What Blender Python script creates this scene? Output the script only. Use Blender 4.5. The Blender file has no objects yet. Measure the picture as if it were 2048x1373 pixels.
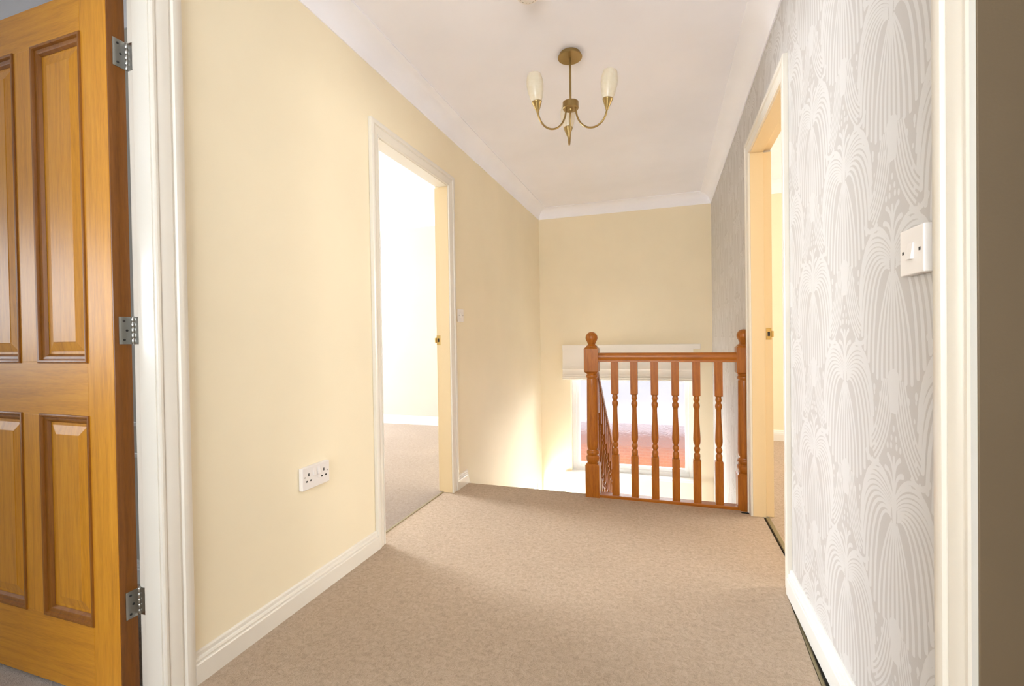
import bpy, bmesh, math, random
from mathutils import Vector, Matrix
random.seed(7)
C = bpy.context.scene.collection
PI = math.pi

# ------------------------------------------------------------------ layout (metres)
XL, XR, YB, YF, ZC = -1.32, 0.45, 5.00, -1.60, 2.412
TL, TR = 0.10, 0.105            # wall thicknesses left / right
ZO = 1.985                      # door opening height
ZLOW = -2.60                    # floor of the hall below
YEDGE = 2.93                    # landing edge
LEN_L2, LEN_L1 = (1.95, 2.71), (0.145, 0.890)
R_NEAR, R_FAR = (0.14, 0.885), (2.06, 2.81)

# ------------------------------------------------------------------ materials
def mat(name, col, rough=0.5, metal=0.0, coat=0.0, coat_rough=0.1, spec=0.5):
    m = bpy.data.materials.new(name); m.use_nodes = True
    b = m.node_tree.nodes['Principled BSDF']
    b.inputs['Base Color'].default_value = (*col, 1)
    b.inputs['Roughness'].default_value = rough
    b.inputs['Metallic'].default_value = metal
    b.inputs['Coat Weight'].default_value = coat
    b.inputs['Coat Roughness'].default_value = coat_rough
    b.inputs['Specular IOR Level'].default_value = spec
    return m

def N(m, t, **kw):
    n = m.node_tree.nodes.new(t)
    for k, v in kw.items(): setattr(n, k, v)
    return n

def L(m, a, b): m.node_tree.links.new(a, b)

def coords(m, scale=(1, 1, 1), kind='Object'):
    tc = N(m, 'ShaderNodeTexCoord'); mp = N(m, 'ShaderNodeMapping')
    mp.inputs['Scale'].default_value = scale
    L(m, tc.outputs[kind], mp.inputs['Vector']); return mp.outputs['Vector']

def noise(m, vec, scale, detail=4, rough=0.55, dist=0.0):
    n = N(m, 'ShaderNodeTexNoise')
    n.inputs['Scale'].default_value = scale; n.inputs['Detail'].default_value = detail
    n.inputs['Roughness'].default_value = rough; n.inputs['Distortion'].default_value = dist
    L(m, vec, n.inputs['Vector']); return n.outputs['Fac']

def ramp(m, fac, stops):
    r = N(m, 'ShaderNodeValToRGB'); e = r.color_ramp.elements
    e[0].position, e[0].color = stops[0][0], (*stops[0][1], 1)
    e[1].position, e[1].color = stops[-1][0], (*stops[-1][1], 1)
    for p, c in stops[1:-1]:
        x = e.new(p); x.color = (*c, 1)
    L(m, fac, r.inputs['Fac']); return r.outputs['Color']

def bump(m, h, strength, dist):
    b = N(m, 'ShaderNodeBump'); b.inputs['Strength'].default_value = strength; b.inputs['Distance'].default_value = dist
    L(m, h, b.inputs['Height'])
    L(m, b.outputs['Normal'], m.node_tree.nodes['Principled BSDF'].inputs['Normal']); return b

def base(m, out): L(m, out, m.node_tree.nodes['Principled BSDF'].inputs['Base Color'])

def paint(name, col, rough=0.6, tex=0.12, var=0.03, scale=220):
    m = mat(name, col, rough, spec=0.3)
    v = coords(m)
    lo = tuple(c * (1 - var) for c in col); hi = tuple(min(1, c * (1 + var)) for c in col)
    base(m, ramp(m, noise(m, v, 1.7, 3), [(0.3, lo), (0.7, hi)]))
    bump(m, noise(m, v, scale, 2), tex, 0.001)
    return m

def wood(name, dark, mid, light, scale, rough=0.3, coat=0.6, coat_rough=0.22, grain=1.0):
    m = mat(name, mid, rough, coat=coat, coat_rough=coat_rough, spec=0.25)
    v = coords(m, scale)
    n1 = noise(m, v, 5.0, 5, 0.6, 0.6)
    n2 = noise(m, v, 38.0, 3, 0.6)
    mx = N(m, 'ShaderNodeMix'); mx.data_type = 'FLOAT'; mx.inputs['Factor'].default_value = 0.38
    L(m, n1, mx.inputs['A']); L(m, n2, mx.inputs['B'])
    base(m, ramp(m, mx.outputs['Result'], [(0.30, dark), (0.5, mid), (0.72, light)]))
    bump(m, n2, 0.06 * grain, 0.001)
    return m

M = {}
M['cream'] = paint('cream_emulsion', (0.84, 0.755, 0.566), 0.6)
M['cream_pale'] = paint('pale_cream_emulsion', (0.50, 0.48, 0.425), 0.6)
M['ceiling'] = paint('ceiling_white', (0.87, 0.88, 0.955), 0.7)
M['coving'] = paint('coving_white', (0.88, 0.89, 0.95), 0.6)
M['gloss'] = mat('ivory_gloss_paint', (0.77, 0.735, 0.66), 0.28, coat=0.35, coat_rough=0.14)
M['gloss_yellow'] = mat('yellow_ivory_gloss', (0.75, 0.60, 0.37), 0.3, coat=0.3, coat_rough=0.15)  # yellower ivory for jambs and stops of the two far frames
M['white'] = mat('white_gloss_paint', (0.76, 0.76, 0.74), 0.3, coat=0.3, coat_rough=0.12)
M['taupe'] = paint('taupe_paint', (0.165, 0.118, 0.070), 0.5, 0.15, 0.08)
M['plastic'] = mat('white_plastic', (0.80, 0.77, 0.75), 0.35)
M['slot'] = mat('dark_slot', (0.03, 0.027, 0.025), 0.7)
M['brass'] = mat('antique_brass', (0.34, 0.235, 0.095), 0.33, metal=1.0)
M['brass_bright'] = mat('polished_brass', (0.55, 0.38, 0.14), 0.3, metal=1.0)
M['steel'] = mat('plated_steel', (0.42, 0.42, 0.40), 0.28, metal=1.0)
M['dark_metal'] = mat('dull_brass_strip', (0.30, 0.25, 0.14), 0.5, metal=0.5)
M['subfloor'] = mat('dark_underlay', (0.035, 0.03, 0.022), 0.9)
M['upvc'] = mat('white_upvc', (0.85, 0.87, 0.88), 0.3)

# varnished oak of the open door: long grain along z (stiles) or along x (rails)
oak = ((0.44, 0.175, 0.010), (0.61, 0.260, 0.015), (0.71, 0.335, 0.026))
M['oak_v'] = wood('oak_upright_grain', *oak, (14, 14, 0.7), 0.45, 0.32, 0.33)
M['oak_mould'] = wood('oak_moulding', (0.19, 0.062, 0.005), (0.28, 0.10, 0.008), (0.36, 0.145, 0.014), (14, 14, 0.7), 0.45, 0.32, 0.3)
M['oak_shaded'] = wood('oak_shaded_edge', (0.13, 0.040, 0.003), (0.20, 0.066, 0.005), (0.26, 0.09, 0.008), (14, 14, 0.7), 0.45, 0.32, 0.3)  # shade of the hinge edge put into a darker oak colour
M['oak_h'] = wood('oak_cross_grain', *oak, (0.7, 14, 14), 0.45, 0.32, 0.33)
pine = ((0.19, 0.052, 0.003), (0.33, 0.100, 0.0055), (0.43, 0.150, 0.010))
M['pine_v'] = wood('varnished_pine_upright', *pine, (20, 20, 1.2), 0.38, 0.35, 0.25)
M['pine_h'] = wood('varnished_pine_cross', *pine, (1.2, 20, 20), 0.38, 0.35, 0.25)
M['pine_y'] = wood('varnished_pine_rake', *pine, (20, 1.2, 1.2), 0.38, 0.35, 0.25)

def carpet(name, dark, mid, light):
    m = mat(name, mid, 0.95, spec=0.1)
    v = coords(m)
    n1 = noise(m, v, 62, 4, 0.65, 0.9); n2 = noise(m, v, 2.2, 3); n3 = noise(m, v, 420, 2, 0.6)
    mx = N(m, 'ShaderNodeMix'); mx.data_type = 'FLOAT'; mx.inputs['Factor'].default_value = 0.45
    L(m, n1, mx.inputs['A']); L(m, n3, mx.inputs['B'])
    c1 = ramp(m, mx.outputs['Result'], [(0.32, dark), (0.5, mid), (0.68, light)])
    c2 = ramp(m, n2, [(0.3, (0.93, 0.93, 0.93)), (0.7, (1, 1, 1))])
    mm = N(m, 'ShaderNodeMix'); mm.data_type = 'RGBA'; mm.blend_type = 'MULTIPLY'; mm.inputs['Factor'].default_value = 1
    L(m, c1, mm.inputs['A']); L(m, c2, mm.inputs['B']); base(m, mm.outputs['Result'])
    bump(m, mx.outputs['Result'], 1.0, 0.012)
    return m
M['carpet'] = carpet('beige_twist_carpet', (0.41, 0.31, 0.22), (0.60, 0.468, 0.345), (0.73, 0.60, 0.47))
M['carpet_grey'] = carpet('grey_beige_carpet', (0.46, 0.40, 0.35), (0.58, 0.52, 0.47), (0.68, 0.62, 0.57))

M['carpet_bed'] = carpet('bedroom_carpet', (0.31, 0.245, 0.20), (0.41, 0.33, 0.27), (0.49, 0.405, 0.34))  # darker copy of the carpet, offsetting the strong light in the bedroom

# alabaster lamp glass
m = mat('alabaster_glass', (0.80, 0.74, 0.62), 0.35, coat=0.3)
b = m.node_tree.nodes['Principled BSDF']
b.inputs['Subsurface Weight'].default_value = 0.5; b.inputs['Subsurface Radius'].default_value = (0.03, 0.025, 0.02); b.inputs['Subsurface Scale'].default_value = 0.3
v = coords(m, (1, 1, 2.2)); base(m, ramp(m, noise(m, v, 22, 4, 0.6, 1.5), [(0.3, (0.70, 0.62, 0.47)), (0.7, (0.75, 0.68, 0.55))]))
M['glass'] = m
# blind linen
m = mat('cream_linen', (0.86, 0.83, 0.77), 0.8, spec=0.2)
v = coords(m, (1, 1, 1)); w = N(m, 'ShaderNodeTexWave'); w.inputs['Scale'].default_value = 160; w.bands_direction = 'Z'; L(m, v, w.inputs['Vector'])
bump(m, w.outputs['Fac'], 0.15, 0.001); M['linen'] = m
# obscure patterned window glass
m = bpy.data.materials.new('obscure_glass'); m.use_nodes = True; nt = m.node_tree; nt.nodes.remove(nt.nodes['Principled BSDF'])
out = nt.nodes['Material Output']; rf = N(m, 'ShaderNodeBsdfRefraction'); rf.inputs['Roughness'].default_value = 0.07; rf.inputs['IOR'].default_value = 1.25
gl = N(m, 'ShaderNodeBsdfGlossy'); gl.inputs['Roughness'].default_value = 0.15
tr = N(m, 'ShaderNodeBsdfTransparent'); tr.inputs['Color'].default_value = (0.97, 0.98, 0.98, 1)
v = coords(m); nz = noise(m, v, 34, 3, 0.55, 1.2); bp = N(m, 'ShaderNodeBump'); bp.inputs['Strength'].default_value = 0.45; bp.inputs['Distance'].default_value = 0.006
L(m, nz, bp.inputs['Height']); L(m, bp.outputs['Normal'], rf.inputs['Normal'])
x1 = N(m, 'ShaderNodeMixShader'); x1.inputs['Fac'].default_value = 0.06; L(m, rf.outputs[0], x1.inputs[1]); L(m, gl.outputs[0], x1.inputs[2])
x2 = N(m, 'ShaderNodeMixShader'); x2.inputs['Fac'].default_value = 0.45; L(m, x1.outputs[0], x2.inputs[1]); L(m, tr.outputs[0], x2.inputs[2])
L(m, x2.outputs[0], out.inputs['Surface']); M['obscure'] = m
# outdoors
m = mat('red_brick', (0.55, 0.2, 0.1), 0.85); v = coords(m); mp = N(m, 'ShaderNodeMapping'); mp.inputs['Rotation'].default_value = (PI / 2, 0, 0); L(m, v, mp.inputs['Vector'])
bk = N(m, 'ShaderNodeTexBrick'); bk.inputs['Scale'].default_value = 4.4; bk.inputs['Color1'].default_value = (0.62, 0.20, 0.09, 1); bk.inputs['Color2'].default_value = (0.52, 0.15, 0.07, 1); bk.inputs['Mortar'].default_value = (0.55, 0.45, 0.38, 1)
L(m, mp.outputs['Vector'], bk.inputs['Vector']); base(m, bk.outputs['Color']); M['brick'] = m
M['tile'] = paint('lavender_grey_tile', (0.50, 0.47, 0.52), 0.8, 0.3, 0.1, 14)
M['fascia'] = mat('mauve_brown_boarding', (0.26, 0.17, 0.18), 0.7)
M['render'] = paint('pale_render', (0.55, 0.53, 0.55), 0.9)
M['paving'] = paint('yard_paving', (0.4, 0.37, 0.34), 0.9)

# ------------------------------------------------------------------ helpers
def tag(o, label=None, cat=None, group=None, kind=None):
    if label: o['label'] = label
    if cat: o['category'] = cat
    if group: o['group'] = group
    if kind: o['kind'] = kind
    return o

def obj(name, bm, mats, parent=None, smooth=None, bevel=None, loc=None):
    me = bpy.data.meshes.new(name)
    bmesh.ops.recalc_face_normals(bm, faces=bm.faces)
    bm.to_mesh(me); bm.free()
    for m in (mats if isinstance(mats, (list, tuple)) else [mats]): me.materials.append(m)
    o = bpy.data.objects.new(name, me); C.objects.link(o)
    if smooth is not None:
        for p in me.polygons: p.use_smooth = True
        if smooth < 180: me.set_sharp_from_angle(angle=math.radians(smooth))
    if bevel:
        md = o.modifiers.new('bevel', 'BEVEL'); md.width = bevel; md.segments = 2; md.limit_method = 'ANGLE'; md.angle_limit = math.radians(40)
    if parent is not None:
        o.parent = parent
        o.matrix_parent_inverse = Matrix.Translation(-parent.location)
    return o

def empty(name, loc, label=None, cat=None, group=None, kind=None):
    o = bpy.data.objects.new(name, None); C.objects.link(o); o.location = loc; o.empty_display_size = 0.05
    return tag(o, label, cat, group, kind)

def box(bm, x0, x1, y0, y1, z0, z1):
    vs = [bm.verts.new((x, y, z)) for z in (z0, z1) for x, y in ((x0, y0), (x1, y0), (x1, y1), (x0, y1))]
    for f in ((0, 3, 2, 1), (4, 5, 6, 7), (0, 1, 5, 4), (1, 2, 6, 5), (2, 3, 7, 6), (3, 0, 4, 7)):
        bm.faces.new([vs[i] for i in f])
    return bm

def bx(*a): return box(bmesh.new(), *a)

def lathe(bm, prof, seg=24, center=(0, 0), M4=None):
    rings = []
    for r, z in prof:
        r = max(r, 1e-4); ring = []
        for k in range(seg):
            a = 2 * PI * k / seg
            p = Vector((center[0] + r * math.cos(a), center[1] + r * math.sin(a), z))
            ring.append(bm.verts.new(M4 @ p if M4 else p))
        rings.append(ring)
    for i in range(len(rings) - 1):
        for k in range(seg):
            bm.faces.new((rings[i][k], rings[i][(k + 1) % seg], rings[i + 1][(k + 1) % seg], rings[i + 1][k]))
    bm.faces.new(rings[0][::-1]); bm.faces.new(rings[-1])
    return bm

def tube(bm, pts, r, seg=12):
    pts = [Vector(p) for p in pts]; rings = []; up = None
    for i, p in enumerate(pts):
        t = (pts[min(i + 1, len(pts) - 1)] - pts[max(i - 1, 0)]).normalized()
        if up is None:
            up = Vector((0, 0, 1)) if abs(t.z) < 0.9 else Vector((1, 0, 0))
        s = t.cross(up).normalized(); up = s.cross(t).normalized()
        rings.append([bm.verts.new(p + r * (math.cos(2 * PI * k / seg) * s + math.sin(2 * PI * k / seg) * up)) for k in range(seg)])
    for i in range(len(rings) - 1):
        for k in range(seg):
            bm.faces.new((rings[i][k], rings[i][(k + 1) % seg], rings[i + 1][(k + 1) % seg], rings[i + 1][k]))
    bm.faces.new(rings[0][::-1]); bm.faces.new(rings[-1])
    return bm

def panel(axis, p0, p1, s0, s1, z0, z1, holes=(), bm=None):
    """wall slab between planes axis=p0 and axis=p1, spanning s (the other horizontal axis) and z, with rectangular holes"""
    bm = bm or bmesh.new()
    ss = sorted({s0, s1, *[h[0] for h in holes], *[h[1] for h in holes]}); ss = [s for s in ss if s0 <= s <= s1]
    zz = sorted({z0, z1, *[h[2] for h in holes], *[h[3] for h in holes]}); zz = [z for z in zz if z0 <= z <= z1]
    def solid(i, j):
        if not (0 <= i < len(ss) - 1 and 0 <= j < len(zz) - 1): return False
        cs, cz = (ss[i] + ss[i + 1]) / 2, (zz[j] + zz[j + 1]) / 2
        return not any(h[0] < cs < h[1] and h[2] < cz < h[3] for h in holes)
    P = (lambda p, s, z: (p, s, z)) if axis == 0 else (lambda p, s, z: (s, p, z))
    def quad(*c): bm.faces.new([bm.verts.new(P(*q)) for q in c])
    for i in range(len(ss) - 1):
        for j in range(len(zz) - 1):
            if not solid(i, j): continue
            a, b_, c, d = ss[i], ss[i + 1], zz[j], zz[j + 1]
            for p in (p0, p1): quad((p, a, c), (p, b_, c), (p, b_, d), (p, a, d))
            if not solid(i - 1, j): quad((p0, a, c), (p1, a, c), (p1, a, d), (p0, a, d))
            if not solid(i + 1, j): quad((p0, b_, c), (p1, b_, c), (p1, b_, d), (p0, b_, d))
            if not solid(i, j - 1): quad((p0, a, c), (p1, a, c), (p1, b_, c), (p0, b_, c))
            if not solid(i, j + 1): quad((p0, a, d), (p1, a, d), (p1, b_, d), (p0, b_, d))
    bmesh.ops.remove_doubles(bm, verts=bm.verts, dist=1e-5)
    return bm

def sweep(prof, path, out, nrm, bm=None):
    """profile points (w, t): w along the in-plane offset directions `out` (one per path point), t along nrm"""
    bm = bm or bmesh.new(); rings = []
    nrm = Vector(nrm)
    for p, o in zip(path, out):
        rings.append([bm.verts.new(Vector(p) + Vector(o) * w + nrm * t) for w, t in prof])
    n = len(prof)
    for a, b_ in zip(rings, rings[1:]):
        for k in range(n): bm.faces.new((a[k], a[(k + 1) % n], b_[(k + 1) % n], b_[k]))
    bm.faces.new(rings[0]); bm.faces.new(rings[-1][::-1])
    return bm

# ------------------------------------------------------------------ walls, floors, ceilings
def structure(name, bm, mats, label, cat, **kw):
    return tag(obj(name, bm, mats, **kw), label, cat, kind='structure')

WIN = (-0.985, 0.27, -0.47, 0.78)
W7 = (4.24, 4.94, -1.15, -0.58)
structure('wall_left', panel(0, XL - TL, XL, YF, YB, ZLOW, ZC, [(LEN_L1[0] - 0.025, LEN_L1[1] + 0.038, -0.0135, ZO + 0.025), (LEN_L2[0] - 0.025, LEN_L2[1] + 0.025, -0.0135, ZO + 0.025), W7]),
          M['cream'], 'long cream painted wall on the left holding two doorways and a socket', 'wall')
structure('wall_back', panel(1, YB, YB + 0.22, XL - TL, XR + TR, ZLOW, ZC, [WIN]), M['cream'], 'cream end wall above the stairs with the blind and window', 'wall')
W0 = (-1.10, 0.25, 0.85, 2.10)
structure('wall_behind', panel(1, YF - 0.1, YF, XL - TL, XR + TR, ZLOW, ZC, [W0]), M['cream'], 'cream wall closing the landing behind the viewpoint', 'wall')

# ---- wallpaper: printed fans, stems and buds on a staggered lattice, in one mesh with the right wall
W6 = (3.25, 4.65, -1.16, -0.62)
R_HOLES = [W6, (R_NEAR[0] - 0.025, R_NEAR[1] + 0.025, -0.0135, ZO + 0.025), (R_FAR[0] - 0.025, R_FAR[1] + 0.025, -0.0135, ZO + 0.025)]
wp = panel(0, XR, XR + TR, YF, YB, ZLOW, ZC, R_HOLES)
def bez(p0, p1, p2, p3, n=12):
    r = []
    for i in range(n + 1):
        t = i / n; s = 1 - t
        r.append(tuple(s ** 3 * a + 3 * s * s * t * b_ + 3 * s * t * t * c + t ** 3 * d for a, b_, c, d in zip(p0, p1, p2, p3)))
    return r
def ribbon(pts, w0, w1, tip=True):
    """tapering stroke with a rounded end: list of (left, right) pairs"""
    out = []
    n = len(pts) - 1
    for i, p in enumerate(pts):
        a, b_ = pts[max(i - 1, 0)], pts[min(i + 1, n)]
        dx, dy = b_[0] - a[0], b_[1] - a[1]; l = math.hypot(dx, dy) or 1
        t = i / n; w = (w0 + (w1 - w0) * t ** 1.3) / 2
        out.append(((p[0] - dy / l * w, p[1] + dx / l * w), (p[0] + dy / l * w, p[1] - dx / l * w)))
    if tip:
        (lx, ly), (rx, ry) = out[-1]; a, b_ = pts[-2], pts[-1]
        dx, dy = b_[0] - a[0], b_[1] - a[1]; l = math.hypot(dx, dy) or 1; w = w1 / 2
        for q, e in ((0.55, 0.82), (0.9, 0.4)):
            cx, cy = (lx + rx) / 2 + dx / l * w * q, (ly + ry) / 2 + dy / l * w * q
            out.append(((cx - dy / l * w * e, cy + dx / l * w * e), (cx + dy / l * w * e, cy - dx / l * w * e)))
    return out
strokes, dots = [], []
tipc = [(0.010, -0.222), (0.030, -0.236), (0.053, -0.244), (0.076, -0.243), (0.099, -0.230), (0.122, -0.208), (0.142, -0.180), (0.158, -0.147), (0.168, -0.110), (0.171, -0.072), (0.167, -0.036), (0.157, -0.002), (0.140, 0.032), (0.112, 0.062)]
NT = len(tipc)
for side in (-1, 1):
    for i, (tu, tv) in enumerate(tipc):
        t = i / (NT - 1)
        st = (0.002 + 0.012 * math.sin(PI * min(1, t * 1.1)) , -0.030 + 0.062 * t)
        rise = -0.055 + 0.135 * t ** 0.75
        if t < 0.25:
            p1 = (st[0] + tu * 0.25, st[1] - 0.03); p2 = (tu * 1.02, -0.12)
        else:
            p1 = (st[0] + tu * (0.16 + 0.18 * t), max(st[1], rise) + 0.018 * t); p2 = (tu * (0.93 - 0.12 * max(0, t - 0.7)), rise + 0.022 * t)
        pts = bez((side * st[0], st[1]), (side * p1[0], p1[1]), (side * p2[0], p2[1]), (side * tu, tv), 14)
        strokes.append(ribbon(pts, 0.0058 if t < .5 else 0.0046, 0.0142 if t > .35 else 0.0120))
    # dots just beyond the drooping tips
    for du, dv, r in ((0.030, -0.286, .0062), (0.062, -0.280, .0064), (0.092, -0.266, .0066), (0.121, -0.245, .0066), (0.147, -0.215, .0062), (0.167, -0.178, .0056), (0.181, -0.138, .005), (0.187, -0.098, .0045), (0.186, -0.058, .004), (0.180, -0.022, .0036)):
        dots.append((side * du, dv, r))
    # nested lines: down from the stem around the bud, and up beside the fan above
    for k in range(6):
        q = k / 5
        pts = bez((side * (0.004 + 0.0085 * k), 0.282), (side * (0.006 + 0.0125 * k), 0.205), (side * (0.024 + 0.0135 * k), 0.150), (side * (0.088 + 0.0065 * k), 0.090 + 0.0105 * k), 14)
        strokes.append(ribbon(pts, 0.0060, 0.0066, False))
    strokes.append(ribbon(bez((side * 0.070, 0.098), (side * 0.095, 0.084), (side * 0.118, 0.082), (side * 0.136, 0.104)), 0.009, 0.014))
    # bud petals
    strokes.append(ribbon(bez((side * 0.002, 0.03), (side * 0.005, 0.07), (side * 0.014, 0.088), (side * 0.038, 0.090), 8), 0.005, 0.012))
    strokes.append(ribbon(bez((side * 0.002, 0.06), (side * 0.003, 0.098), (side * 0.010, 0.112), (side * 0.026, 0.120), 8), 0.004, 0.0115))
    strokes.append(ribbon(bez((side * 0.003, 0.02), (side * 0.014, 0.062), (side * 0.034, 0.072), (side * 0.068, 0.076), 8), 0.005, 0.012))
    dots += [(side * 0.028, 0.140, .0056), (side * 0.012, 0.143, .0055), (side * 0.010, 0.160, .005)]
strokes.append(ribbon([(0, 0.02 + 0.011 * i) for i in range(10)], 0.006, 0.010))
dots.append((0, 0.180, .0055))
# solid throat and stem
strokes.append(ribbon([(0, -0.045 + 0.01 * i) for i in range(8)], 0.012, 0.022))
strokes.append(ribbon([(0, 0.212 + 0.010 * i) for i in range(8)], 0.034, 0.052))
RY, RZ = 0.2710, 0.5240
# draw one repeat (two staggered columns) into a mask, then tile it over the paper with a node material
import numpy as np
TW, TH, SS = 1280, 1240, 2
mask = np.zeros((TH * SS, TW * SS), np.float32)
def fill(poly):
    P_ = np.array(poly) * [TW * SS / (2 * RY), TH * SS / RZ]
    x0, y0 = np.floor(P_.min(0)).astype(int); x1, y1 = np.ceil(P_.max(0)).astype(int) + 1
    gx, gy = np.meshgrid(np.arange(x0, x1) + 0.5, np.arange(y0, y1) + 0.5)
    inside = np.zeros(gx.shape, bool)
    for k in range(len(P_)):
        (ax, ay), (bx_, by_) = P_[k], P_[(k + 1) % len(P_)]
        if ay == by_: continue
        c = ((ay > gy) != (by_ > gy)) & (gx < (bx_ - ax) * (gy - ay) / (by_ - ay) + ax)
        inside ^= c
    yy_, xx_ = np.nonzero(inside)
    mask[(yy_ + y0) % (TH * SS), (xx_ + x0) % (TW * SS)] = 1
for ci in range(2):
    cu, cv = RY * ci, -(RZ / 2 - 0.006) * ci
    for st in strokes:
        for a, b_ in zip(st, st[1:]):
            fill([(cu + p[0], cv + p[1]) for p in (a[0], a[1], b_[1], b_[0])])
    for du, dv, r in dots:
        fill([(cu + du + r * .85 * math.cos(k * PI / 6), cv + dv + r * 1.35 * math.sin(k * PI / 6)) for k in range(12)])
mask = mask.reshape(TH, SS, TW, SS).mean((1, 3))
img = bpy.data.images.new('fan_print_repeat', TW, TH, float_buffer=False); img.colorspace_settings.name = 'Non-Color'
px = np.ones((TH, TW, 4), np.float32); px[..., :3] = mask[..., None]
img.pixels.foreach_set(px.ravel()); img.update(); img.pack()
m = mat('fan_wallpaper', (0.6, 0.57, 0.55), 0.5, spec=0.35)
v = coords(m); sp = N(m, 'ShaderNodeSeparateXYZ'); L(m, v, sp.inputs[0])
cmb = N(m, 'ShaderNodeCombineXYZ')
for ax, per, off, k in (('Y', 2 * RY, 1.160, 0), ('Z', RZ, 0.618, 1)):
    mt = N(m, 'ShaderNodeMath', operation='SUBTRACT'); mt.inputs[1].default_value = off; L(m, sp.outputs[ax], mt.inputs[0])
    md = N(m, 'ShaderNodeMath', operation='DIVIDE'); md.inputs[1].default_value = per; L(m, mt.outputs[0], md.inputs[0]); L(m, md.outputs[0], cmb.inputs[k])
ti = N(m, 'ShaderNodeTexImage'); ti.image = img; ti.extension = 'REPEAT'; L(m, cmb.outputs[0], ti.inputs['Vector'])
base(m, ramp(m, ti.outputs['Color'], [(0.0, (0.465, 0.445, 0.432)), (1.0, (0.575, 0.565, 0.558))]))
bump(m, ti.outputs['Color'], 0.25, 0.0006)
M['paper'] = m
structure('wall_right', wp, M['paper'], 'right wall papered in pale fans and fronds on a pinkish grey ground', 'wall')

# landing carpet with rounded nosing over the stair edge, stopping short of the right skirting
bm = bmesh.new(); prof = [(YF, -0.012), (YF, 0)]
for k in range(7):
    a = PI / 2 - k * PI / 6; prof.append((YEDGE - 0.0 + 0.02 * math.cos(a), -0.02 + 0.02 * math.sin(a)))
prof += [(YEDGE - 0.03, -0.04), (YEDGE - 0.03, -0.012)]
XG = XR - 0.054
def extr(bm, prof, x0, x1):
    A = [bm.verts.new((x0, y, z)) for y, z in prof]; B = [bm.verts.new((x1, y, z)) for y, z in prof]; n = len(prof)
    for k in range(n): bm.faces.new((A[k], A[(k + 1) % n], B[(k + 1) % n], B[k]))
    bm.faces.new(A); bm.faces.new(B[::-1])
extr(bm, prof, XL - TL + 0.035, XG)
bm2 = bm
box(bm2, XG, XR + 0.05, 2.015, YEDGE - 0.09, -0.012, 0)
EDGE = [(XR - 0.018, 1.95), (XR - 0.036, 1.62), (XR - 0.047, 1.33), (XG, 0.9)]
poly = [(XG, 2.015), *[(x, y) for x, y in EDGE[:1]], *EDGE[1:]]
poly = [(XG, 2.015), (XR - 0.018, 2.015)] + EDGE
T = [bm2.verts.new((x, y, 0)) for x, y in poly]; Bt = [bm2.verts.new((x, y, -0.012)) for x, y in poly]
for k in range(len(poly)): bm2.faces.new((T[k], T[(k + 1) % len(poly)], Bt[(k + 1) % len(poly)], Bt[k]))
bm2.faces.new(T); bm2.faces.new(Bt[::-1])
structure('floor', bm2, M['carpet'], 'beige twist pile carpet covering the landing', 'floor', smooth=35)
structure('floor_underlay', bx(XL - TL, XR + 0.9, YF, YEDGE - 0.03, -0.03, -0.0125), M['subfloor'], 'dark strip of bare floor beside the carpet edge under the papered wall', 'floor')
structure('floor_slab', bx(XL, XR, YF, YEDGE - 0.035, -0.28, -0.031), M['white'], 'white edge of the landing floor above the stairwell', 'floor')

structure('ceiling', bx(-6.6, 4.8, YF - 0.1, YB + 0.3, ZC, ZC + 0.1), M['ceiling'], 'white ceiling over the landing', 'ceiling')

# coving: concave quarter profile
def coving_prof(p=0.1035):
    pr = [(0, 0), (0, -p), (0.006, -p), (0.009, -p + 0.008)]
    for k in range(1, 8):
        a = k / 8 * PI / 2
        pr.append((p - 0.008 - (p - 0.017) * math.cos(a), -p + 0.008 + (p - 0.017) * math.sin(a)))
    pr += [(p - 0.008, -0.009), (p, -0.006), (p, 0)]
    return pr
def cov_run(name, label, p0, p1, inward, m0=0, m1=0):
    p0, p1, d = Vector(p0), Vector(p1), Vector(inward); t = (p1 - p0).normalized()
    bm = bmesh.new(); rings = []
    for p, s in ((p0, m0), (p1, m1)):
        rings.append([bm.verts.new(p + d * w + t * (s * w) + Vector((0, 0, h - 0.0005))) for w, h in coving_prof()])
    n = len(rings[0])
    for k in range(n): bm.faces.new((rings[0][k], rings[0][(k + 1) % n], rings[1][(k + 1) % n], rings[1][k]))
    bm.faces.new(rings[0]); bm.faces.new(rings[1][::-1])
    return structure(name, bm, M['coving'], label, 'coving', smooth=40)
cov_run('trim_1', 'white coving along the top of the left cream wall', (XL, YF, ZC), (XL, YB, ZC), (1, 0, 0), 1, -1)
cov_run('trim_2', 'white coving along the top of the end wall above the blind', (XL, YB, ZC), (XR, YB, ZC), (0, -1, 0), 1, -1)
cov_run('trim_3', 'white coving along the top of the papered wall', (XR, YF, ZC), (XR, YB, ZC), (-1, 0, 0), 1, -1)

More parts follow.
